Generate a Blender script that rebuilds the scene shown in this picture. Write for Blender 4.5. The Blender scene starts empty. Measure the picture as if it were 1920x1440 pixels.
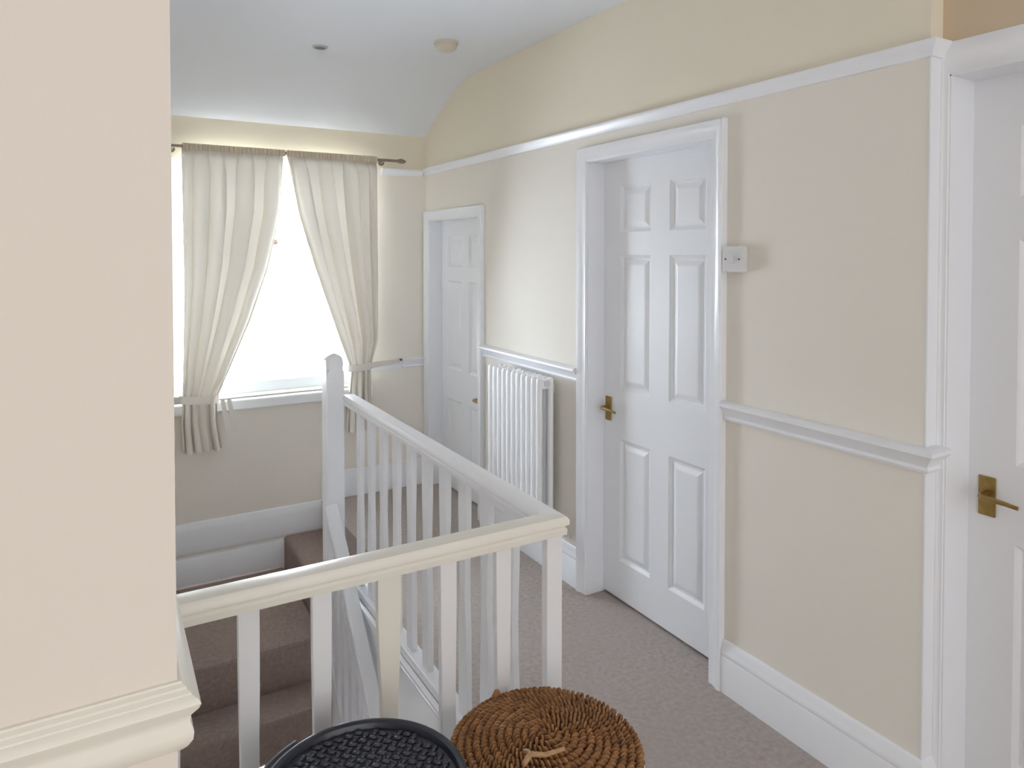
import bpy, bmesh, math, random
from mathutils import Vector, Matrix
random.seed(7)
C = bpy.context.scene.collection
SC = bpy.context.scene
PI = math.pi

# ------------------------------------------------------------------ camera
cd = bpy.data.cameras.new('camera'); cam = bpy.data.objects.new('camera', cd); C.objects.link(cam)
SC.camera = cam
cd.sensor_width = 36.0; cd.lens = 1322.4 / 1920 * 36
cd.shift_x = (960 - 956.9) / 1920
cd.shift_y = (503.9 - 720) / 1920
cd.clip_start = 0.02
cam.location = (0, 0, 1.565)
yaw, pitch = 0.5282, -0.023
fwd = Vector((math.sin(yaw) * math.cos(pitch), math.cos(yaw) * math.cos(pitch), math.sin(pitch)))
cam.rotation_euler = fwd.to_track_quat('-Z', 'Y').to_euler()

# ------------------------------------------------------------------ world: overcast daylight, brighter and cooler beyond the window
W = bpy.data.worlds.new('daylight'); SC.world = W; W.use_nodes = True
nt = W.node_tree; nt.nodes.clear()
out = nt.nodes.new('ShaderNodeOutputWorld'); bg = nt.nodes.new('ShaderNodeBackground')
tc = nt.nodes.new('ShaderNodeTexCoord'); sx = nt.nodes.new('ShaderNodeSeparateXYZ')
ramp = nt.nodes.new('ShaderNodeMapRange'); ramp.interpolation_type = 'SMOOTHSTEP'
ramp.inputs['From Min'].default_value = -0.35; ramp.inputs['From Max'].default_value = 0.6
ramp.inputs['To Min'].default_value = 0.0; ramp.inputs['To Max'].default_value = 1.0
mc = nt.nodes.new('ShaderNodeMix'); mc.data_type = 'RGBA'
mc.inputs[6].default_value = (1.0, 0.985, 0.96, 1); mc.inputs[7].default_value = (0.82, 0.905, 1.0, 1)
ms = nt.nodes.new('ShaderNodeMapRange')
ms.inputs['To Min'].default_value = 1.8; ms.inputs['To Max'].default_value = 24.0
nt.links.new(tc.outputs['Generated'], sx.inputs[0])
nt.links.new(sx.outputs['Y'], ramp.inputs['Value'])
nt.links.new(ramp.outputs[0], mc.inputs[0]); nt.links.new(ramp.outputs[0], ms.inputs['Value'])
nt.links.new(mc.outputs[2], bg.inputs['Color']); nt.links.new(ms.outputs[0], bg.inputs['Strength'])
nt.links.new(bg.outputs[0], out.inputs[0])

# ------------------------------------------------------------------ exposure
SC.view_settings.view_transform = 'Standard'; SC.view_settings.look = 'None'
SC.view_settings.gamma = 1; SC.view_settings.exposure = 0.3
SC.view_settings.use_curve_mapping = False
SC.render.engine = 'CYCLES'
SC.cycles.use_denoising = True
SC.cycles.max_bounces = 14; SC.cycles.diffuse_bounces = 8; SC.cycles.transparent_max_bounces = 16

# ------------------------------------------------------------------ materials
def mat(name, col, rough=0.5, metal=0.0, noise=None, bump=None, spec=None):
    """noise=(scale, second colour, contrast) ; bump=(scale, strength, distance)"""
    m = bpy.data.materials.new(name); m.use_nodes = True; n = m.node_tree
    b = n.nodes['Principled BSDF']
    b.inputs['Base Color'].default_value = (*col, 1); b.inputs['Roughness'].default_value = rough
    b.inputs['Metallic'].default_value = metal
    if spec is not None: b.inputs['Specular IOR Level'].default_value = spec
    t = n.nodes.new('ShaderNodeTexCoord')
    if noise:
        t1 = n.nodes.new('ShaderNodeTexNoise'); t1.inputs['Scale'].default_value = noise[0]
        t1.inputs['Detail'].default_value = 5
        r = n.nodes.new('ShaderNodeMapRange')
        r.inputs['From Min'].default_value = 0.5 - noise[2]; r.inputs['From Max'].default_value = 0.5 + noise[2]
        x = n.nodes.new('ShaderNodeMix'); x.data_type = 'RGBA'
        x.inputs[6].default_value = (*col, 1); x.inputs[7].default_value = (*noise[1], 1)
        n.links.new(t.outputs['Object'], t1.inputs['Vector']); n.links.new(t1.outputs['Fac'], r.inputs['Value'])
        n.links.new(r.outputs[0], x.inputs[0]); n.links.new(x.outputs[2], b.inputs['Base Color'])
    if bump:
        t2 = n.nodes.new('ShaderNodeTexNoise'); t2.inputs['Scale'].default_value = bump[0]
        t2.inputs['Detail'].default_value = 6
        bp = n.nodes.new('ShaderNodeBump'); bp.inputs['Strength'].default_value = bump[1]
        bp.inputs['Distance'].default_value = bump[2]
        n.links.new(t.outputs['Object'], t2.inputs['Vector']); n.links.new(t2.outputs['Fac'], bp.inputs['Height'])
        n.links.new(bp.outputs[0], b.inputs['Normal'])
    return m

M = {
 'cream': mat('cream_wall_paint', (.80, .74, .61), .75, noise=(1.3, (.785, .725, .595), .25), bump=(160, .08, .002)),
 'blush': mat('blush_wall_paint', (.79, .735, .69), .75, noise=(1.3, (.775, .725, .665), .25), bump=(160, .08, .002)),
 'tan': mat('tan_wall', (.66, .54, .39), .75, noise=(1.3, (.645, .53, .38), .25)),
 'ceil': mat('ceiling_paint', (.76, .79, .84), .85, bump=(90, .1, .002)),
 'white': mat('white_gloss_paint', (.84, .86, .90), .28, bump=(25, .05, .002)),
 'ivory': mat('ivory_gloss_paint', (.84, .825, .76), .3, bump=(25, .05, .002)),
 'doorw': mat('white_satin_door_paint', (.83, .85, .885), .38, bump=(40, .05, .001)),
 'rad': mat('white_radiator_enamel', (.88, .89, .91), .25),
 'plastic': mat('white_plastic', (.68, .685, .69), .35),
 'oldplastic': mat('aged_cream_plastic', (.62, .58, .47), .45),
 'brass': mat('aged_brass', (.42, .29, .10), .32, .9, noise=(60, (.30, .20, .07), .3)),
 'black': mat('black_rubber', (.02, .02, .022), .5),
 'dark': mat('dark_lamp_lens', (.10, .10, .10), .3),
 'chrome': mat('dull_metal', (.55, .55, .55), .35, .8),
 'pole': mat('bronze_pole', (.30, .25, .18), .4, .5),
 'upvc': mat('white_upvc', (.85, .88, .90), .3),
 'tub': mat('black_blue_plastic', (.014, .019, .036), .28, noise=(30, (.02, .024, .04), .3), spec=.6),
 'rope': mat('brown_seagrass', (.42, .21, .08), .7, noise=(45, (.20, .085, .03), .2), bump=(300, .6, .002)),
 'ropedark': mat('dark_seagrass', (.07, .03, .012), .8),
 'ropelight': mat('pale_seagrass', (.55, .36, .20), .7, noise=(60, (.40, .22, .10), .25), bump=(300, .6, .002)),
 'bin': mat('white_bin_enamel', (.82, .83, .80), .4),
}
def two_tone(m, col, zline):
    """a second paint below the picture rail"""
    n = m.node_tree; b = n.nodes['Principled BSDF']; src = b.inputs['Base Color'].links[0].from_socket
    t = n.nodes.new('ShaderNodeTexCoord'); sp = n.nodes.new('ShaderNodeSeparateXYZ'); lt = n.nodes.new('ShaderNodeMath')
    lt.operation = 'LESS_THAN'; lt.inputs[1].default_value = zline
    x = n.nodes.new('ShaderNodeMix'); x.data_type = 'RGBA'; x.inputs[7].default_value = (*col, 1)
    n.links.new(t.outputs['Object'], sp.inputs[0]); n.links.new(sp.outputs['Z'], lt.inputs[0]); n.links.new(lt.outputs[0], x.inputs[0])
    n.links.new(src, x.inputs[6]); n.links.new(x.outputs[2], b.inputs['Base Color'])
two_tone(M['cream'], (.80, .762, .695), 2.107)
def carpet(name, a, b, c):
    m = mat(name, a, .95, noise=(55, b, .22), bump=(420, .9, .006), spec=.1)
    n = m.node_tree; bs = n.nodes['Principled BSDF']
    t = n.nodes.new('ShaderNodeTexCoord'); tn = n.nodes.new('ShaderNodeTexNoise'); tn.inputs['Scale'].default_value = 2.4
    tn.inputs['Detail'].default_value = 3
    r = n.nodes.new('ShaderNodeMapRange'); r.inputs['From Min'].default_value = .4; r.inputs['From Max'].default_value = .65
    mx = n.nodes.new('ShaderNodeMix'); mx.data_type = 'RGBA'
    src = bs.inputs['Base Color'].links[0].from_socket
    n.links.new(t.outputs['Object'], tn.inputs['Vector']); n.links.new(tn.outputs['Fac'], r.inputs['Value'])
    n.links.new(r.outputs[0], mx.inputs[0]); n.links.new(src, mx.inputs[6]); mx.inputs[7].default_value = (*c, 1)
    mf = n.nodes.new('ShaderNodeMath'); mf.operation = 'MULTIPLY'; mf.inputs[1].default_value = .5
    n.links.new(r.outputs[0], mf.inputs[0]); n.links.new(mf.outputs[0], mx.inputs[0])
    n.links.new(mx.outputs[2], bs.inputs['Base Color'])
    return m
M['carpet'] = carpet('beige_carpet', (.57, .50, .465), (.41, .36, .33), (.50, .44, .41))
M['stair'] = carpet('brown_stair_carpet', (.44, .355, .32), (.32, .25, .22), (.41, .325, .295))

def fabric():
    m = bpy.data.materials.new('cream_voile'); m.use_nodes = True; n = m.node_tree
    b = n.nodes['Principled BSDF']; b.inputs['Base Color'].default_value = (.78, .75, .69, 1)
    b.inputs['Roughness'].default_value = .9; b.inputs['Specular IOR Level'].default_value = .1
    tr = n.nodes.new('ShaderNodeBsdfTranslucent'); tr.inputs['Color'].default_value = (.86, .82, .72, 1)
    mx = n.nodes.new('ShaderNodeMixShader'); mx.inputs[0].default_value = .030
    t = n.nodes.new('ShaderNodeTexCoord'); w = n.nodes.new('ShaderNodeTexNoise'); w.inputs['Scale'].default_value = 500
    bp = n.nodes.new('ShaderNodeBump'); bp.inputs['Strength'].default_value = .2; bp.inputs['Distance'].default_value = .001
    n.links.new(t.outputs['Object'], w.inputs['Vector']); n.links.new(w.outputs['Fac'], bp.inputs['Height'])
    n.links.new(bp.outputs[0], b.inputs['Normal'])
    o = n.nodes['Material Output']
    n.links.new(b.outputs[0], mx.inputs[1]); n.links.new(tr.outputs[0], mx.inputs[2]); n.links.new(mx.outputs[0], o.inputs[0])
    return m
M['fabric'] = fabric()
def glass():
    m = bpy.data.materials.new('window_glass'); m.use_nodes = True; n = m.node_tree
    for x in list(n.nodes):
        if x.type != 'OUTPUT_MATERIAL': n.nodes.remove(x)
    o = [x for x in n.nodes][0]
    tr = n.nodes.new('ShaderNodeBsdfTransparent'); gl = n.nodes.new('ShaderNodeBsdfGlossy'); gl.inputs['Roughness'].default_value = .02
    fr = n.nodes.new('ShaderNodeFresnel'); fr.inputs['IOR'].default_value = 1.45
    mx = n.nodes.new('ShaderNodeMixShader')
    n.links.new(fr.outputs[0], mx.inputs[0]); n.links.new(tr.outputs[0], mx.inputs[1]); n.links.new(gl.outputs[0], mx.inputs[2])
    n.links.new(mx.outputs[0], o.inputs[0]); return m
M['glass'] = glass()
M['tape'] = mat('beige_heading_tape', (.64, .57, .45), .9, bump=(200, .3, .002))

# ------------------------------------------------------------------ builders
def box(bm, x0, x1, y0, y1, z0, z1):
    vs = [bm.verts.new(p) for p in ((x0,y0,z0),(x1,y0,z0),(x1,y1,z0),(x0,y1,z0),(x0,y0,z1),(x1,y0,z1),(x1,y1,z1),(x0,y1,z1))]
    for f in ((0,3,2,1),(4,5,6,7),(0,1,5,4),(1,2,6,5),(2,3,7,6),(3,0,4,7)): bm.faces.new([vs[i] for i in f])
def loft(bm, rings, closed=True, caps=True):
    """rings: list of point lists of the same length, joined one after the other"""
    R = [[bm.verts.new(p) for p in r] for r in rings]; n = len(R[0])
    for a, b in zip(R, R[1:]):
        for i in range(n if closed else n - 1):
            j = (i + 1) % n; bm.faces.new((a[i], a[j], b[j], b[i]))
    if caps and closed:
        bm.faces.new(R[0][::-1]); bm.faces.new(R[-1])
def tube(bm, pts, r, seg=12):
    rings = []; pts = [Vector(p) for p in pts]
    rr = r if isinstance(r, (list, tuple)) else [r] * len(pts)
    up = None
    for i, p in enumerate(pts):
        d = (pts[min(i+1, len(pts)-1)] - pts[max(i-1, 0)]).normalized()
        if up is None: up = d.orthogonal().normalized()
        up = (up - d * up.dot(d)).normalized(); s = d.cross(up)
        rings.append([p + rr[i]*(math.cos(2*PI*k/seg)*up + math.sin(2*PI*k/seg)*s) for k in range(seg)])
    loft(bm, rings)
def lathe(bm, prof, c, seg=48, axis='z'):
    """prof [(r, h)], closed outline revolved"""
    rings = []
    for k in range(seg):
        a = 2*PI*k/seg
        if axis == 'z': rings.append([(c[0]+r*math.cos(a), c[1]+r*math.sin(a), c[2]+h) for r, h in prof])
        else: rings.append([(c[0]+h, c[1]+r*math.cos(a), c[2]+r*math.sin(a)) for r, h in prof])
    R = [[bm.verts.new(p) for p in r] for r in rings]; n = len(prof)
    for k in range(seg):
        a, b = R[k], R[(k+1) % seg]
        for i in range(n - 1): bm.faces.new((a[i], a[i+1], b[i+1], b[i]))
    bmesh.ops.remove_doubles(bm, verts=bm.verts, dist=1e-6)
def obj(name, bm, m, parent=None, smooth=False, bevel=0, kind=None, label=None, cat=None, group=None, loc=None):
    bmesh.ops.recalc_face_normals(bm, faces=bm.faces)
    me = bpy.data.meshes.new(name); bm.to_mesh(me); bm.free()
    if smooth:
        for p in me.polygons: p.use_smooth = True
        me.set_sharp_from_angle(angle=math.radians(38))
    me.materials.append(M[m] if isinstance(m, str) else m)
    o = bpy.data.objects.new(name, me); C.objects.link(o)
    if loc:
        me.transform(Matrix.Translation(-Vector(loc))); o.location = loc
    if parent is not None:
        o.parent = parent; o.matrix_parent_inverse = Matrix.Translation(-Vector(parent.location))
    if bevel:
        b = o.modifiers.new('bevel', 'BEVEL'); b.width = bevel; b.segments = 2; b.limit_method = 'ANGLE'; b.angle_limit = math.radians(40)
    tag(o, label, cat, group, kind); return o
def tag(o, label=None, cat=None, group=None, kind=None):
    if label: o['label'] = label
    if cat: o['category'] = cat
    if group: o['group'] = group
    if kind: o['kind'] = kind
def empty(name, loc, label=None, cat=None, group=None, kind=None):
    o = bpy.data.objects.new(name, None); C.objects.link(o); o.location = loc; o.empty_display_size = .1
    tag(o, label, cat, group, kind); return o
B = bmesh.new
def dup(o, loc):
    c = o.copy(); C.objects.link(c); c.location = Vector(o.location) + Vector(loc); return c

XR, YW, YC = 1.917, 4.42, 1.068          # right wall, window wall, outer corner of the right wall
XL, YL = 0.077, 0.943                    # end of the left wall
XN = 1.975                               # wall of the near door
HC = 2.62

# ------------------------------------------------------------------ setting
def S(name, bm, m, label, cat, **k): return obj(name, bm, m, kind='structure', label=label, cat=cat, **k)

bm = B()
box(bm, -1.6, 2.2, -2.6, YL, -.24, 0); box(bm, XL, 2.2, YL, 1.57, -.24, 0)
box(bm, 1.0, 2.2, 1.57, 3.37, -.24, 0); box(bm, 1.2, 2.2, 3.37, YW, -.24, 0)
S('floor', bm, 'carpet', 'beige carpeted landing floor around the stairwell', 'floor')

bm = B(); D = (1.83, 2.58, 1.975); E1 = (3.643, 4.35, 1.78)
box(bm, XR, 2.2, YC, D[0]-.0, 0, HC+.1); box(bm, XR, 2.2, D[0], D[1], D[2], HC+.1)
box(bm, XR, 2.2, D[1], E1[0], 0, HC+.1); box(bm, XR, 2.2, E1[0], E1[1], E1[2], HC+.1)
box(bm, XR, 2.2, E1[1], YW, 0, HC+.1)
box(bm, 2.06, 2.2, D[0], D[1], 0, D[2]); box(bm, 2.06, 2.2, E1[0], E1[1], 0, E1[2])  # unseen fill added behind both doors to stop light leaking under them
S('wall_right', bm, 'cream', 'long cream wall with two white doors and a radiator', 'wall')
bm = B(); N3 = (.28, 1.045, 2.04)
box(bm, XN, 2.3, N3[1], YC, 0, HC+.1); box(bm, XN, 2.3, -2.6, N3[0], 0, HC+.1); box(bm, XN, 2.3, N3[0], N3[1], N3[2], HC+.1); box(bm, 2.15, 2.3, N3[0], N3[1], 0, N3[2])  # last box: unseen fill added behind the door against light leaks
S('wall_right_recess', bm, 'tan', 'set back tan wall above the nearest door', 'wall')  # darker tan than the long wall
# white painted return of the corner
bm = B(); box(bm, XR-.003, XN, YC-.004, YC, 0, 2.09)
S('trim_1', bm, 'white', 'white corner board between cream wall and nearest door frame', 'trim')

bm = B(); WX0, WX1, WZ0, WZ1 = .35, 1.49, .71, 2.10
box(bm, XL, WX0, YW, YW+.25, -.6, 2.7); box(bm, WX1, 2.2, YW, YW+.25, -.6, 2.7)
box(bm, WX0, WX1, YW, YW+.25, -.6, WZ0); box(bm, WX0, WX1, YW, YW+.25, WZ1, 2.7)
S('wall_far', bm, 'cream', 'cream end wall around the curtained window', 'wall')

bm = B(); box(bm, -1.6, XL, YL, YW+.25, -2.8, HC+.1)
S('wall_left', bm, 'blush', 'pale peach wall filling the left foreground', 'wall')

bm = B(); box(bm, -1.72, -1.6, -2.6, YL, 0, HC+.1)  # unseen room wall, added to keep side light off the nearest door
S('wall_back_left', bm, 'blush', 'unseen pale peach side wall added behind the viewpoint', 'wall')
bm = B()
prof = [(-2.6, HC), (3.72, HC), (3.80, 2.612), (3.90, 2.588), (4.03, 2.54), (4.20, 2.465), (4.35, 2.385), (4.43, 2.335), (4.70, 2.17)]
loft(bm, [[(x, y, z) for y, z in prof] + [(x, y, z+.08) for y, z in prof[::-1]] for x in (-1.6, 2.3)])
S('ceiling', bm, 'ceil', 'pale grey white ceiling sloping down over the window', 'ceiling', smooth=True)

bm = B(); box(bm, 1.0, 1.1, .6, 3.37, -2.8, -.24)
S('wall_stairwell', bm, 'white', 'white panelled side of stairwell below the landing edge', 'wall')
bm = B(); box(bm, XL, 1.0, .5, .6, -2.8, -.24)
S('wall_stair_foot', bm, 'cream', 'cream wall at the foot of the stairs', 'wall')
bm = B(); box(bm, -.2, 1.3, .3, 4.6, -2.9, -2.8)
S('floor_lower', bm, 'stair', 'carpeted lower hall floor under the stairs', 'floor')

# mouldings: profile points (d from the wall, z)
P_PIC = [(0, -.022), (.012, -.022), (.014, -.010), (.024, .004), (.030, .012), (.030, .020), (.022, .022), (0, .022)]
P_DADO = [(0, -.034), (.013, -.034), (.017, -.026), (.012, -.018), (.017, -.010), (.030, .008), (.040, .018), (.040, .027), (.032, .032), (.016, .034), (0, .034)]
P_LEFT = [(0,-.052),(.004,-.052),(.010,-.046),(.016,-.036),(.017,-.026),(.013,-.014),(.014,-.006),(.022,.004),(.0245,.010),(.022,.015),(.0145,.019),(.0145,.0215),(.0095,.025),(.0095,.028),(.0045,.031),(.0045,.034),(0,.034)]
P_SKIRT = [(0, 0), (.020, 0), (.020, .125), (.017, .132), (.020, .140), (.017, .150), (.011, .165), (.009, .178), (.004, .185), (0, .185)]
def mould(bm, prof, z, a, b, nrm, ea=0, eb=0):
    """run a moulding from a to b (x,y) on a wall with outward normal nrm; ea/eb = mitre growth per unit projection"""
    a, b, nrm = Vector((*a, 0)), Vector((*b, 0)), Vector((*nrm, 0)); d = (b - a).normalized()
    loft(bm, [[a + nrm*p - d*p*ea + Vector((0,0,z+h)) for p, h in prof], [b + nrm*p + d*p*eb + Vector((0,0,z+h)) for p, h in prof]])
bm = B()
mould(bm, P_PIC, 2.107, (XR, YW-.001), (XR, YC), (-1, 0), 0, 1); mould(bm, P_PIC, 2.107, (XR, YC), (XN, YC), (0, -1), 1, 0)
S('trim_2', bm, 'white', 'white picture rail along the right wall', 'picture rail', smooth=True)
bm = B(); mould(bm, P_PIC, 2.095, (1.60, YW), (XR-.031, YW), (0, -1)); mould(bm, P_PIC, 2.095, (XL, YW), (.345, YW), (0, -1))
S('trim_3', bm, 'white', 'white picture rail pieces beside the window', 'picture rail', smooth=True)
bm = B()
mould(bm, P_DADO, 1.007, (XR, 1.764), (XR, YC), (-1, 0), 0, 1); mould(bm, P_DADO, 1.007, (XR, YC), (XN-.0, YC), (0, -1), 1, 0)
S('trim_4', bm, 'white', 'white dado rail between the six panel door and the corner', 'dado rail', smooth=True)
bm = B(); mould(bm, P_DADO, 1.0, (XR, 3.582), (XR, 2.647), (-1, 0))
S('trim_5', bm, 'white', 'white dado rail above the radiator', 'dado rail', smooth=True)
bm = B(); mould(bm, [(p*.7, h*.85) for p, h in P_DADO], .828, (1.74, YW), (XR-.002, YW), (0, -1))
mould(bm, [(p*.3, h*.6) for p, h in P_DADO], .815, (1.49, YW), (1.74, YW), (0, -1))
S('trim_6', bm, 'white', 'short white dado rail between window and corner', 'dado rail', smooth=True)
bm = B(); mould(bm, P_LEFT, 1.007, (-1.6, YL), (XL, YL), (0, -1), 0, 1); mould(bm, P_LEFT, 1.007, (XL, YL), (XL, 4.3), (1, 0), 1, 0)
S('trim_7', bm, 'ivory', 'moulded dado rail on the left foreground wall', 'dado rail', smooth=True)
bm = B(); mould(bm, P_SKIRT, 0, (XR, 1.764), (XR, YC), (-1, 0), 0, 1); mould(bm, P_SKIRT, 0, (XR, YC), (XN, YC), (0, -1), 1, 0)
S('baseboard_right', bm, 'white', 'tall white skirting board beside the nearest corner', 'skirting board', smooth=True)
bm = B(); mould(bm, P_SKIRT, 0, (XR, 3.582), (XR, 2.647), (-1, 0))
S('baseboard_radiator', bm, 'white', 'white skirting board below the radiator', 'skirting board', smooth=True)
bm = B(); P_UP = [(0, 0), (.022, 0), (.022, .12), (.017, .14), (.008, .165), (0, .17)]
mould(bm, P_UP, -.165, (XL+.002, YW), (1.2, YW), (0, -1)); mould(bm, [(p, h) for p, h in P_UP], 0, (1.2, YW), (1.89, YW), (0, -1))
S('baseboard_far', bm, 'white', 'upper white skirting board under the window', 'skirting board', smooth=True)
bm = B(); mould(bm, [(0, 0), (.034, 0), (.034, .150), (.028, .158), (0, .160)], -.349, (XL+.002, YW), (.957, YW), (0, -1))
S('baseboard_lower', bm, 'white', 'lower white skirting board at quarter landing', 'skirting board', smooth=True)

# ------------------------------------------------------------------ window
w = empty('window_1', (1.0, YW+.1, WZ0), 'white framed window glowing with daylight behind the curtains', 'window', kind='structure')
yf = YW + .09
bm = B()
for x0, x1, z0, z1 in ((WX0, WX0+.05, WZ0, WZ1), (WX1-.05, WX1, WZ0, WZ1), (WX0+.05, WX1-.05, WZ0, WZ0+.065), (WX0+.05, WX1-.05, WZ1-.05, WZ1)): box(bm, x0, x1, yf, yf+.06, z0, z1)
obj('window_frame', bm, 'upvc', w, bevel=.004)
bm = B(); box(bm, WX0+.05, WX1-.05, yf, yf+.06, 1.605, 1.65); obj('transom', bm, 'upvc', w, bevel=.004)
bm = B(); box(bm, WX0+.05, WX1-.05, yf+.028, yf+.034, WZ0+.05, 1.605); obj('window_pane', bm, 'glass', w)
bm = B(); box(bm, WX0+.05, WX1-.05, yf+.028, yf+.034, 1.65, WZ1-.05); obj('window_pane', bm, 'glass', w)
bm = B(); box(bm, .93, .955, yf-.012, yf, 1.615, 1.645); box(bm, .90, .955, yf-.024, yf-.012, 1.622, 1.636); obj('window_latch', bm, 'pole', w, bevel=.003)
bm = B(); box(bm, WX0-.05, WX1+.03, YW-.06, YW, .640, .70); box(bm, WX0, WX1, YW, yf, .68, .7101); obj('window_sill', bm, 'upvc', w, bevel=.008)

# ------------------------------------------------------------------ doors
def rect_face(bm, x, y0, y1, z0, z1): bm.faces.new([bm.verts.new(p) for p in ((x,y0,z0),(x,y1,z0),(x,y1,z1),(x,y0,z1))])
def panel_door(bm, x, ys, zs):
    """six panel leaf facing -x; ys, zs = cut lines, odd cells are panels"""
    for i in range(len(ys)-1):
        for j in range(len(zs)-1):
            y0, y1, z0, z1 = ys[i], ys[i+1], zs[j], zs[j+1]
            if i % 2 and j % 2:
                rings = []
                for ins, dep in ((0,0),(.006,.004),(.014,.011),(.022,.011),(.040,.004),(.046,.003)):
                    rings.append([(x+dep,y0+ins,z0+ins),(x+dep,y1-ins,z0+ins),(x+dep,y1-ins,z1-ins),(x+dep,y0+ins,z1-ins)])
                loft(bm, rings, caps=False)
                rect_face(bm, x+.003, y0+.046, y1-.046, z0+.046, z1-.046)
            else: rect_face(bm, x, y0, y1, z0, z1)
    bmesh.ops.remove_doubles(bm, verts=bm.verts, dist=1e-5)
    y0, y1, z0, z1 = ys[0], ys[-1], zs[0], zs[-1]
    for a in (((x,y0,z0),(x+.035,y0,z0),(x+.035,y0,z1),(x,y0,z1)), ((x,y1,z0),(x+.035,y1,z0),(x+.035,y1,z1),(x,y1,z1)), ((x,y0,z1),(x+.035,y0,z1),(x+.035,y1,z1),(x,y1,z1)), ((x,y0,z0),(x+.035,y0,z0),(x+.035,y1,z0),(x,y1,z0)), ((x+.035,y0,z0),(x+.035,y1,z0),(x+.035,y1,z1),(x+.035,y0,z1))):
        bm.faces.new([bm.verts.new(p) for p in a])
    bmesh.ops.remove_doubles(bm, verts=bm.verts, dist=1e-5)
def architrave(bm, x, y0, y1, zt, w=.063, wl=None, wr=None, prj=1.0):
    P = [(0,0),(0,.012),(.006,.017),(.020,.016),(.034,.019),(.048,.026),(.060,.026),(.063,.022),(.063,0)]
    wl, wr = (w if wl is None else wl), (w if wr is None else wr)
    A = [(a/.063, b*prj) for a, b in P]
    loft(bm, [[(x-b, y1+a*wl, 0) for a, b in A], [(x-b, y1+a*wl, zt+a*w) for a, b in A], [(x-b, y0-a*wr, zt+a*w) for a, b in A], [(x-b, y0-a*wr, 0) for a, b in A]])
def lining(bm, x0, x1, y0, y1, zt, t=.004):
    box(bm, x0, x1, y0-.0005, y0+t, 0, zt); box(bm, x0, x1, y1-t, y1+.0005, 0, zt); box(bm, x0, x1, y0, y1, zt-t, zt+.0005)
def handle(parent, x, y, z, ph=.11, pw=.042, lever=.1):
    h = empty('door_handle', (x, y, z)); h.parent = parent; h.matrix_parent_inverse = Matrix.Translation(-Vector(parent.location))
    hx = bpy.data.objects
    bm = B(); box(bm, x-.006, x, y-pw/2, y+pw/2, z-ph/2, z+ph/2)
    p = obj('back_plate', bm, 'brass', None, bevel=.003); p.parent = h; p.matrix_parent_inverse = Matrix.Translation(-Vector((x, y, z)))
    bm = B(); zz = z+.008
    tube(bm, [(x-.005, y, zz), (x-.03, y, zz), (x-.043, y-.003, zz), (x-.050, y-.012, zz), (x-.051, y-.03, zz), (x-.049, y-lever*.7, zz-.002), (x-.046, y-lever, zz-.006)],
         [.010, .0075, .0075, .0078, .0075, .0062, .0052], 12)
    l = obj('lever', bm, 'brass', None, smooth=True); l.parent = h; l.matrix_parent_inverse = Matrix.Translation(-Vector((x, y, z)))
    return h
# door 2: large six panel door in the middle of the right wall
d = empty('door_2', (XR, 2.2, 0), 'white six panel door with brass handle in the middle of the wall', 'door', kind='structure')
bm = B(); panel_door(bm, 2.0, [1.834, 1.945, 2.147, 2.257, 2.459, 2.576], [.012, .185, .735, .955, 1.555, 1.655, 1.862, 1.971]); obj('door_leaf', bm, 'doorw', d)
bm = B(); architrave(bm, XR, D[0], D[1], D[2]); obj('architrave', bm, 'white', d, smooth=True)
bm = B(); lining(bm, XR-.008, 2.04, D[0], D[1], D[2]); obj('door_lining', bm, 'white', d)
handle(d, 2.0, 2.535, .857)
# door 1: small door in the far corner
d = empty('door_1', (XR, 4.0, 0), 'small white panelled door in the far corner beside the radiator', 'door', kind='structure')
bm = B(); panel_door(bm, 2.0, [3.647, 3.747, 3.945, 4.048, 4.246, 4.346], [.012, .17, .60, .80, 1.38, 1.47, 1.67, 1.776]); obj('door_leaf', bm, 'doorw', d)
bm = B(); architrave(bm, XR, E1[0], E1[1], E1[2], .06, wl=.058); obj('architrave', bm, 'white', d, smooth=True)
bm = B(); lining(bm, XR-.008, 2.04, E1[0], E1[1], E1[2]); obj('door_lining', bm, 'white', d)
handle(d, 2.0, 3.80, .66, .055, .030, .05)
# door 3: nearest door on the right edge
d = empty('door_3', (XN, .66, 0), 'nearest white door with brass lever handle at the right edge', 'door', kind='structure')
bm = B(); panel_door(bm, 2.085, [.284, .395, .605, .715, .925, 1.041], [.012, .19, .79, 1.0, 1.60, 1.71, 1.90, 2.036]); obj('door_leaf', bm, 'doorw', d)
bm = B(); architrave(bm, XN, N3[0], N3[1], N3[2], .085, wl=.021, prj=.55); obj('architrave', bm, 'white', d, smooth=True)
bm = B(); lining(bm, XN-.006, 2.125, N3[0], N3[1], N3[2]); obj('door_lining', bm, 'white', d)
handle(d, 2.085, .992, .902, .108, .044, .095)

# ------------------------------------------------------------------ staircase
st = empty('staircase', (.52, 4.0, -.35), 'brown carpeted stairs rising to a quarter landing under the window', 'staircase')
RIS, GO = .208, .205
bm = B(); box(bm, XL+.001, .957, 3.49, YW-.035, -.60, -.35); obj('quarter_landing', bm, 'stair', st, bevel=.018)
bm = B(); box(bm, .958, 1.199, 3.372, YW-.023, -.60, -.165); obj('step', bm, 'stair', st, bevel=.018)
for k in range(1, 11):
    bm = B(); y1 = 3.49 - GO*(k-1); z = -.35 - RIS*k
    box(bm, XL+.001, .93, y1-GO-.022, y1+.0, z-.22, z)
    # carpet rolled over the nosing, riser set back underneath
    for v in bm.verts:
        if v.co.z < z-.1 and v.co.y < y1-.1: v.co.y += .025
    obj('step', bm, 'stair', st, bevel=.016)
bm = B()
yy0, yy1 = 3.32, 1.4
zs_ = lambda y: -.375 - 1.01*(3.32-y)
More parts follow.
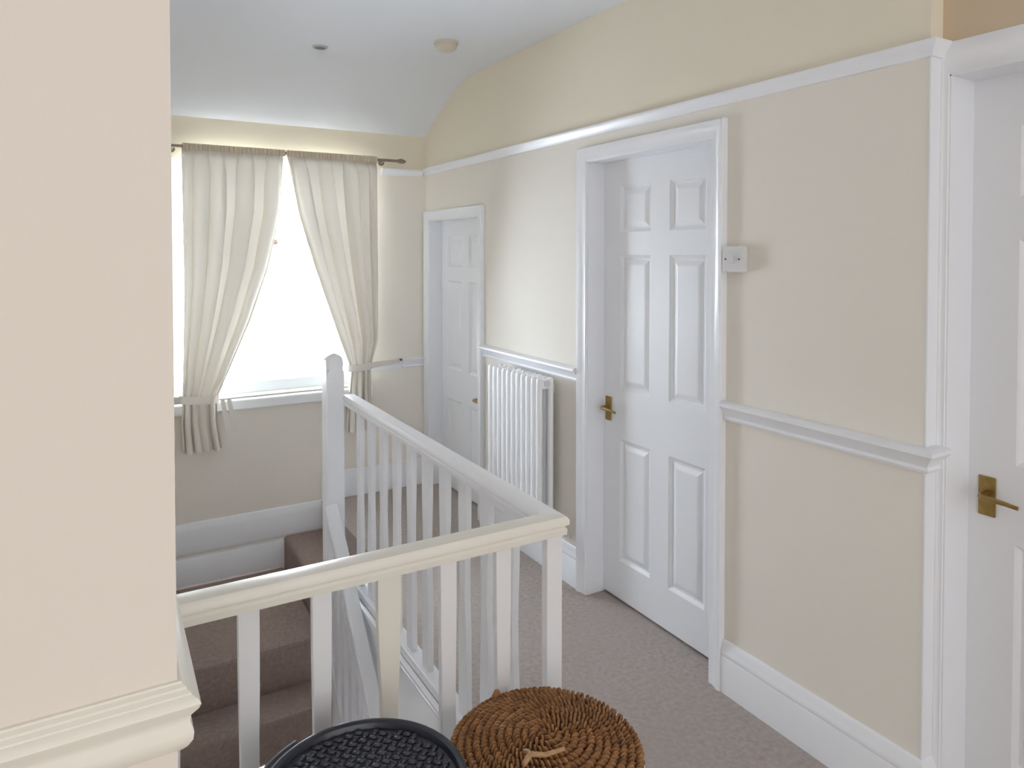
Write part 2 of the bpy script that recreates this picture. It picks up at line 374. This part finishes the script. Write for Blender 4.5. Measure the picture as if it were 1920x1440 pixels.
loft(bm, [[(x, yy0, zs_(yy0)-.30), (x, yy0, zs_(yy0)), (x, yy1, zs_(yy1)), (x, yy1, zs_(yy1)-.30)] for x in (.932, .962)])
obj('string_board', bm, 'white', st, bevel=.004)

# ------------------------------------------------------------------ balustrades
RP = [(-.026,-.050),(-.027,-.036),(-.023,-.031),(-.024,-.027),(-.031,-.023),(-.031,-.010),(-.025,-.002),(-.012,0),(.012,0),(.025,-.002),(.031,-.010),(.031,-.023),(.024,-.027),(.023,-.031),(.027,-.036),(.026,-.050)]
ZR = .873
lb = empty('landing_balustrade', (1.03, 1.54, 0), 'white wooden landing balustrade with flat balusters and round topped newel', 'balustrade')
bm = B(); loft(bm, [[(XL, 1.54+d_, ZR+h) for d_, h in RP], [(1.03-d_*1.0, 1.54+d_, ZR+h) for d_, h in RP]]); obj('handrail', bm, 'ivory', lb, smooth=True)
bm = B(); loft(bm, [[(1.03-d_, 1.54+d_, ZR+h) for d_, h in RP], [(1.03-d_, 3.305, ZR+.012+h) for d_, h in RP]]); obj('handrail', bm, 'white', lb, smooth=True)
bm = B(); box(bm, XL, 1.06, 1.512, 1.568, 0, .045); obj('base_rail', bm, 'white', lb, bevel=.005)
bm = B(); box(bm, 1.0, 1.06, 1.568, 3.30, 0, .035); obj('base_rail', bm, 'white', lb, bevel=.005)
bm = B(); loft(bm, [[(1.0-p, y, h) for p, h in ((0,-.045),(.008,-.045),(.012,-.038),(.010,-.030),(.016,-.022),(.020,-.012),(.018,-.002),(0,0))] for y in (1.57, 3.30)])
obj('edge_moulding', bm, 'white', lb, smooth=True)
def slat(cx, cy, z0, z1, hw=.0205, th=.010, along='x', waist=.25, zc=.45):
    bm = B(); rings = []
    n = 14
    for i in range(n+1):
        z = z0 + (z1-z0)*i/n
        k = hw*(1 - waist*math.exp(-((z-z0-zc)/.14)**2))
        if along == 'x': rings.append([(cx-k, cy-th, z), (cx+k, cy-th, z), (cx+k, cy+th, z), (cx-k, cy+th, z)])
        else: rings.append([(cx-th, cy-k, z), (cx+th, cy-k, z), (cx+th, cy+k, z), (cx-th, cy+k, z)])
    loft(bm, rings); return bm
for i, x in enumerate((.110, .262, .415, .571, .721, .874)):
    hw = .0285 if i == 3 else .0215
    obj('baluster', slat(x, 1.54, .044, ZR-.046, hw, .010, 'x', .12 if i != 3 else .30), 'white' if i != 3 else 'ivory', lb, bevel=.002)
obj('baluster', slat(1.026, 1.54, .044, ZR-.046, .024, .013, 'x', 0), 'white', lb, bevel=.002)
for k in range(10):
    y = 1.756 + .153*k
    obj('baluster', slat(1.03, y, .034, ZR-.040, .029, .011, 'y', .34), 'white', lb, bevel=.002)
bm = B(); nx, ny, hw = .966, 3.348, .043
rings = []
for z, k in ((-.60,1),(.99,1),(.995,1.0),(1.0,.96),(1.012,.93),(1.02,.98),(1.035,1.0),(1.05,.95),(1.063,.83),(1.073,.62),(1.079,.35),(1.081,.1)):
    r = hw*k; ch = r*(.12 if z < 1.0 else .30)
    pts = []
    for sx_, sy_ in ((-1,-1),(1,-1),(1,1),(-1,1)):
        a = (nx+sx_*r, ny+sy_*(r-ch), z); b = (nx+sx_*(r-ch), ny+sy_*r, z)
        pts += [a, b] if sx_*sy_ > 0 else [b, a]
    rings.append(pts)
loft(bm, rings); obj('newel_post', bm, 'white', lb, smooth=True)
bm = B(); box(bm, .9985, 1.0, 1.572, 3.30, -.60, -.045); obj('apron_panel', bm, 'white', lb)

sb = empty('stair_balustrade', (.945, 3.3, -.5), 'white sloping stair handrail with slats descending below the landing balustrade', 'balustrade')
hr = lambda y: .365 - 1.045*(3.3-y)
bm = B(); loft(bm, [[(.945+d_, y, hr(y)+h*1.25) for d_, h in RP] for y in (3.303, 1.62)]); obj('handrail', bm, 'white', sb, smooth=True)
for k in range(15):
    y = 3.215 - .105*k
    bm = B()
    loft(bm, [[(.935, y-.021, zs_(y-.021)-.01), (.955, y-.021, zs_(y-.021)-.01), (.955, y+.021, zs_(y+.021)-.01), (.935, y+.021, zs_(y+.021)-.01)],
              [(.935, y-.021, hr(y-.021)-.058), (.955, y-.021, hr(y-.021)-.058), (.955, y+.021, hr(y+.021)-.058), (.935, y+.021, hr(y+.021)-.058)]])
    obj('baluster', bm, 'white', sb)

# ------------------------------------------------------------------ radiator
rd = empty('radiator', (1.85, 3.07, .28), 'white column radiator under dado rail between the two white doors', 'radiator')
NS = 11; y0, dy = 2.822, .0478
for k in range(NS):
    y = y0 + dy*k; bm = B()
    for cx in (1.806, 1.868):
        rings = []
        for z, s in ((.285,.5),(.292,.85),(.31,1),(.945,1),(.958,.9),(.966,.5)):
            rings.append([(cx + .0145*s*math.cos(2*PI*i/12), y + .0205*s*math.sin(2*PI*i/12), z) for i in range(12)])
        loft(bm, rings)
    for z in (.315, .935):
        box(bm, 1.806, 1.864, y-.0235, y+.0235, z-.018, z+.022)
    obj('column_section', bm, 'rad', rd, smooth=True)
bm = B(); tube(bm, [(1.835, y0-.028, .942), (1.835, y0-.022, .942)], .017, 16); obj('end_cap', bm, 'plastic', rd, smooth=True)
for y in (y0+.05, y0+dy*9):
    bm = B(); box(bm, 1.87, XR-.002, y-.015, y+.015, .88, .92); obj('wall_bracket', bm, 'rad', rd)
bm = B(); tube(bm, [(1.835, y0-.02, .315), (1.835, y0-.095, .315), (1.835, y0-.105, .30), (1.835, y0-.105, .001)], .0085, 10); obj('pipe', bm, 'plastic', rd, smooth=True)
bm = B(); tube(bm, [(1.835, y0-.105, .195), (1.835, y0-.105, .205), (1.835, y0-.105, .245), (1.835, y0-.105, .255)], [.012,.021,.021,.012], 14); obj('valve', bm, 'black', rd, smooth=True)
bm = B(); tube(bm, [(1.835, y0+dy*10+.02, .315), (1.835, y0+dy*10+.06, .315), (1.835, y0+dy*10+.07, .30), (1.835, y0+dy*10+.07, .001)], .0085, 10); obj('pipe', bm, 'plastic', rd, smooth=True)

# ------------------------------------------------------------------ switch, ceiling fittings
sw = empty('light_switch', (XR, 1.715, 1.542), 'small white light switch on cream wall beside the six panel door frame', 'light switch')
bm = B(); box(bm, XR-.024, XR, 1.672, 1.758, 1.499, 1.585); obj('back_box', bm, 'plastic', sw, bevel=.003)
bm = B(); box(bm, XR-.031, XR-.024, 1.670, 1.760, 1.497, 1.587); obj('face_plate', bm, 'plastic', sw, bevel=.003)
bm = B(); box(bm, XR-.037, XR-.031, 1.705, 1.725, 1.527, 1.557); obj('rocker', bm, 'plastic', sw, bevel=.003)
for y in (1.685, 1.745):
    bm = B(); tube(bm, [(XR-.0325, y, 1.542), (XR-.030, y, 1.542)], .0035, 10); obj('screw', bm, 'dark', sw)
sd = empty('smoke_detector', (1.52, 3.247, HC), 'round cream smoke detector on ceiling nearer the right wall', 'smoke detector')
bm = B(); lathe(bm, [(0,-.043),(.030,-.043),(.046,-.038),(.053,-.028),(.055,-.012),(0,-.012)], (1.52, 3.247, HC)); obj('detector_body', bm, 'oldplastic', sd, smooth=True)
bm = B(); lathe(bm, [(0,-.012),(.060,-.012),(.062,-.006),(.062,0),(0,0)], (1.52, 3.247, HC)); obj('mounting_base', bm, 'oldplastic', sd, smooth=True)
dl = empty('ceiling_downlight', (.993, 3.64, HC), 'small dark recessed downlight in the ceiling near the window', 'downlight')
bm = B(); lathe(bm, [(.030,-.001),(.030,-.006),(.038,-.006),(.041,-.002),(.041,0),(.030,-.001)], (.993, 3.64, HC)); obj('trim_ring', bm, 'chrome', dl, smooth=True)
bm = B(); lathe(bm, [(0,-.004),(.015,-.0045),(.030,-.003),(.030,0),(0,0)], (.993, 3.64, HC)); obj('lamp_lens', bm, 'dark', dl, smooth=True)

# ------------------------------------------------------------------ curtain pole and curtains
YP = 4.335
cp = empty('curtain_pole', (1.0, YP, 2.15), 'thin bronze curtain pole above the window', 'curtain pole')
bm = B(); tube(bm, [(.10, YP, 2.158), (1.70, YP, 2.158)], .009, 14); obj('rod', bm, 'pole', cp, smooth=True)
bm = B(); tube(bm, [(1.68, YP, 2.158), (1.695, YP, 2.158), (1.71, YP, 2.158), (1.725, YP, 2.158), (1.74, YP, 2.158)], [.010,.014,.016,.012,.004], 14); obj('finial', bm, 'pole', cp, smooth=True)
for x in (.36, 1.60):
    bm = B(); tube(bm, [(x, YP, 2.158), (x, YP+.04, 2.150), (x, YW, 2.150)], .006, 10); tube(bm, [(x, YW-.006, 2.15), (x, YW, 2.15)], .02, 16); obj('bracket', bm, 'pole', cp, smooth=True)

def interp(tab, z):
    tab = sorted(tab)
    if z <= tab[0][0]: return tab[0][1]
    for (a, p), (b, q) in zip(tab, tab[1:]):
        if z <= b:
            t = (z-a)/(b-a); t = t; return p + (q-p)*t
    return tab[-1][1]
def curtain(outer, inner, ztie, zbot, seed, label, hookx, flip):
    rnd = random.Random(seed); nu, nv = 150, 70
    fr = [(4, .55, rnd.uniform(0, 6)), (7, .55, rnd.uniform(0, 6)), (13, .16, rnd.uniform(0, 6))]
    bm = B(); rows = []
    zt = 2.178
    for j in range(nv+1):
        z = zt + (zbot-zt)*j/nv; a, b = interp(outer, z), interp(inner, z); row = []
        amp = .022 + .022*min(1, (zt-z)/.4)
        kt = math.exp(-((z-ztie)/.10)**2)
        for i in range(nu+1):
            u = i/nu; uu = u + .012*math.sin(2*PI*3*u + 2*z)
            f = sum(w_*math.sin(2*PI*n_*uu + ph + .25*math.sin(3*z+n_)) for n_, w_, ph in fr)
            head = 1 if z < 2.12 else max(0.35, (2.178-z)/.058)
            y = YP - .008 + amp*f*(1-.35*kt)*head
            if z > 2.128: y = YP + .012 + .003*math.sin(2*PI*41*u+seed)
            y -= .018*kt
            ov = (b-a)/7*.36*min(1, (zt-z)/.15)*math.cos(2*PI*7*uu + fr[1][2] + .25*math.sin(3*z+7))*min(1, 8*u, 8*(1-u))
            row.append(bm.verts.new((a + (b-a)*uu + ov + .006*math.sin(2*PI*13*u+seed)*(1-abs(2*u-1)), min(y, YW-.014), z)))
        rows.append(row)
    for r0, r1 in zip(rows, rows[1:]):
        for i in range(nu): bm.faces.new((r0[i], r0[i+1], r1[i+1], r1[i]))
    c = obj('curtain', bm, 'fabric', smooth=False, label=label, cat='curtain', group='curtains at the window')
    for p in c.data.polygons: p.use_smooth = True
    # gathered heading in front of the pole
    bm = B(); top, bot, ft, fb = [], [], [], []
    a, b = interp(outer, 2.15), interp(inner, 2.15); rings = []
    for i in range(241):
        u = i/240; x = a + (b-a)*u; g = .004*math.sin(2*PI*33*u+seed) + .002*math.sin(2*PI*57*u)
        rings.append([(x, YP-.016+g, 2.138), (x, YP-.019+g, 2.150), (x, YP-.016+g*.5, 2.176+.002*math.sin(2*PI*40*u)), (x, YP-.0125, 2.176), (x, YP-.0125, 2.138)])
    loft(bm, rings); obj('heading_tape', bm, 'tape', c, smooth=True)
    if not flip:
        bm = B()
        for dx in (0, .035):
            loft(bm, [[(.585+dx+.03*t, YP-.075-.0*t, .735-.22*t*(1-dx*4)), (.607+dx+.035*t, YP-.075, .735-.22*t*(1-dx*4)), (.607+dx+.035*t, YP-.073, .735-.22*t*(1-dx*4)), (.585+dx+.03*t, YP-.073, .735-.22*t*(1-dx*4))] for t in (0, .5, 1)])
        obj('ribbon_tail', bm, 'fabric', c)
    # tie band: flattened ring round the gathered cloth, with a strap to the wall hook
    a, b = interp(outer, ztie), interp(inner, ztie); cx, rx = (a+b)/2, abs(b-a)/2 + .014
    bm = B(); outr, inn = [], []
    sl = .12 * (1 if flip else -1)
    rings = []
    for k in range(40):
        t = 2*PI*k/40; px, py = cx + rx*math.cos(t), YP - .015 + .052*math.sin(t)
        py = min(py, YW-.012)
        zc = ztie + sl*(px-cx)*.6
        rings.append([(px, py, zc-.022), (px, py, zc+.022), (cx+(px-cx)*.95, YP-.015+(py-YP+.015)*.9, zc+.022), (cx+(px-cx)*.95, YP-.015+(py-YP+.015)*.9, zc-.022)])
    rings.append(rings[0]); loft(bm, rings, caps=False)
    bmesh.ops.remove_doubles(bm, verts=bm.verts, dist=1e-6)
    x1 = cx + rx*(1 if flip else -1)
    loft(bm, [[(x1-.01*(1 if flip else -1), YP-.01, ztie-.02), (x1-.01*(1 if flip else -1), YP-.01, ztie+.02), (x1-.01*(1 if flip else -1), YP-.004, ztie+.02), (x1-.01*(1 if flip else -1), YP-.004, ztie-.02)],
              [(hookx, YW-.02, ztie-.012), (hookx, YW-.02, ztie+.012), (hookx, YW-.014, ztie+.012), (hookx, YW-.014, ztie-.012)]])
    obj('tieback', bm, 'fabric', c, smooth=True)
    return c
curtain([(2.2,.412),(1.4,.412),(.95,.400),(.74,.392),(.6,.388),(.40,.398)], [(2.2,.975),(2.15,.968),(1.8,.946),(1.48,.873),(1.17,.765),(.868,.635),(.735,.572),(.6,.575),(.43,.600)],
        .735, .435, 3, 'left cream curtain tied back low, its tail hanging below the sill', .31, False)
curtain([(2.2,1.538),(1.45,1.542),(1.0,1.538),(.84,1.485),(.6,1.50),(.4,1.52)], [(2.2,.972),(2.15,.976),(1.8,1.046),(1.48,1.14),(1.146,1.254),(.874,1.345),(.82,1.36),(.6,1.35),(.43,1.34)],
        .845, .435, 11, 'right cream curtain tied back behind the newel post', 1.72, True)
bm = B(); tube(bm, [(1.722, YW, .852), (1.722, YW-.03, .852), (1.722, YW-.033, .858)], [.006,.006,.009], 10)
obj('curtain_hook', bm, 'dark', smooth=True, label='small dark tieback hook on the wall right of the window', cat='hook')

# ------------------------------------------------------------------ storage bin with seagrass lid
bx, by, bz, R = .834, 1.275, .500, .211
sbin = empty('storage_bin', (bx, by, 0), 'round white storage bin with woven brown seagrass lid on landing carpet', 'storage bin')
bm = B(); lathe(bm, [(0,.002),(.170,.002),(.178,.01),(.208,.428),(.216,.434),(.216,.446),(.205,.448),(.170,.448),(0,.448)], (bx, by, 0), 64); obj('bin_body', bm, 'bin', sbin, smooth=True)
def bead(bm, c, t, n, L, wd, ht):
    """lens shaped strand: long axis t, normal n"""
    t = t.normalized(); s = n.cross(t).normalized(); rings = []
    for a, k in ((-1,.25),(-.6,.8),(0,1),(.6,.8),(1,.25)):
        rings.append([c + t*a*L + s*wd*k*math.cos(2*PI*i/6) + n*ht*k*math.sin(2*PI*i/6) + n*ht*(-.6*a*a) for i in range(6)])
    loft(bm, rings)
bm = B()
dome = lambda r: bz - .030*(r/R)**2.2 + .012
lathe(bm, [(0,-.02),(R-.012,-.040),(R-.008,-.026),(R*.8,-.010),(R*.5,.000),(0,.003)], (bx, by, bz), 48)
obj('lid_base', bm, 'ropedark', sbin, smooth=True); bm = B()
r = .012; up = Vector((0,0,1)); row = 0
while r < R-.004:
    n = max(6, int(2*PI*r/.0118)); off = random.random()
    for i in range(n):
        a = 2*PI*(i+off)/n + random.uniform(-.01, .01)
        rad = Vector((math.cos(a), math.sin(a), 0)); tan = Vector((-math.sin(a), math.cos(a), 0))
        nrm = (up + rad*.35*(r/R)).normalized()
        ang = .90 + random.uniform(-.22, .22)
        t = (tan*math.cos(ang) + rad*math.sin(ang)*(1 if True else -1)); t = (t - nrm*t.dot(nrm))
        c = Vector((bx, by, dome(r)-.004+random.uniform(-.0015,.0015))) + rad*r
        bead(bm, c, t, nrm, .0120*random.uniform(.9,1.2), .0044, .0085)
    r += .0175; row += 1
for zz in (bz-.030, bz-.046):
    n = int(2*PI*R/.0112)
    for i in range(n):
        a = 2*PI*(i+.5*(zz < bz-.04))/n; rad = Vector((math.cos(a), math.sin(a), 0)); tan = Vector((-math.sin(a), math.cos(a), 0))
        bead(bm, Vector((bx, by, zz)) + rad*(R-.009), tan*.6+up*.8, rad, .0115, .0048, .0055)
obj('lid', bm, 'rope', sbin, smooth=True)
bm = B(); pts = []
cx_, cy_ = bx-.085, by-.052
for i in range(13):
    t = i/12*PI*1.1-.2; pts.append((cx_+.014*math.cos(t)+.008*i/12, cy_-.012*math.sin(t)+.03*(1-i/12)-.01, bz+.016+.010*math.sin(PI*i/12)))
tube(bm, pts, .0055, 8)
tube(bm, [(cx_+.015,cy_+.012,bz+.016),(cx_+.045,cy_-.008,bz+.016),(cx_+.09,cy_-.012,bz+.015)], [.0055,.005,.004], 8)
obj('rope_loop', bm, 'ropelight', sbin, smooth=True)
bm = B(); bead(bm, Vector((bx-.012, by+R-.008, bz-.008)), Vector((1,.2,.4)), up, .013, .009, .010); obj('rope_knot', bm, 'rope', sbin, smooth=True)

# ------------------------------------------------------------------ black tub
tx, ty, tz, TR = .402, 1.216, .600, .193
tb = empty('black_tub', (tx, ty, 0), 'round black plastic tub with woven pattern lid in front of the railing', 'tub')
bm = B(); lathe(bm, [(0,.002),(.150,.002),(.156,.01),(.183,tz-.035),(.183,tz-.022),(0,tz-.022)], (tx, ty, 0), 64); obj('tub_body', bm, 'tub', tb, smooth=True)
bm = B(); lathe(bm, [(0,-.022),(.186,-.022),(.191,-.016),(TR,-.006),(.190,-.001),(.184,0),(.178,-.003),(.174,-.012),(0,-.010)], (tx, ty, tz), 96)
s = .021; i0 = int(.17/s)+1
for i in range(-i0*2, i0*2+1):
    for j in range(-i0*2, i0*2+1):
        x = (i + .5*(j % 2))*s; y = j*s*.62
        if x*x + y*y < .166**2:
            bead(bm, Vector((tx+x, ty+y, tz-.0095)), Vector((.9,.35,0)) if j % 2 else Vector((.9,-.35,0)), up, .0100, .0052, .0042)
obj('lid', bm, 'tub', tb, smooth=True)
bm = B(); rings = []
for k in range(22):
    a = math.radians(112 + 62*k/21); c_, s_ = math.cos(a), math.sin(a)
    rings.append([(tx+q*c_, ty+q*s_, tz+h) for q, h in ((.1925,-.014),(.1925,-.004),(.199,-.001),(.206,-.004),(.207,-.010),(.203,-.014))])
loft(bm, rings); obj('side_handle', bm, 'tub', tb, smooth=True)
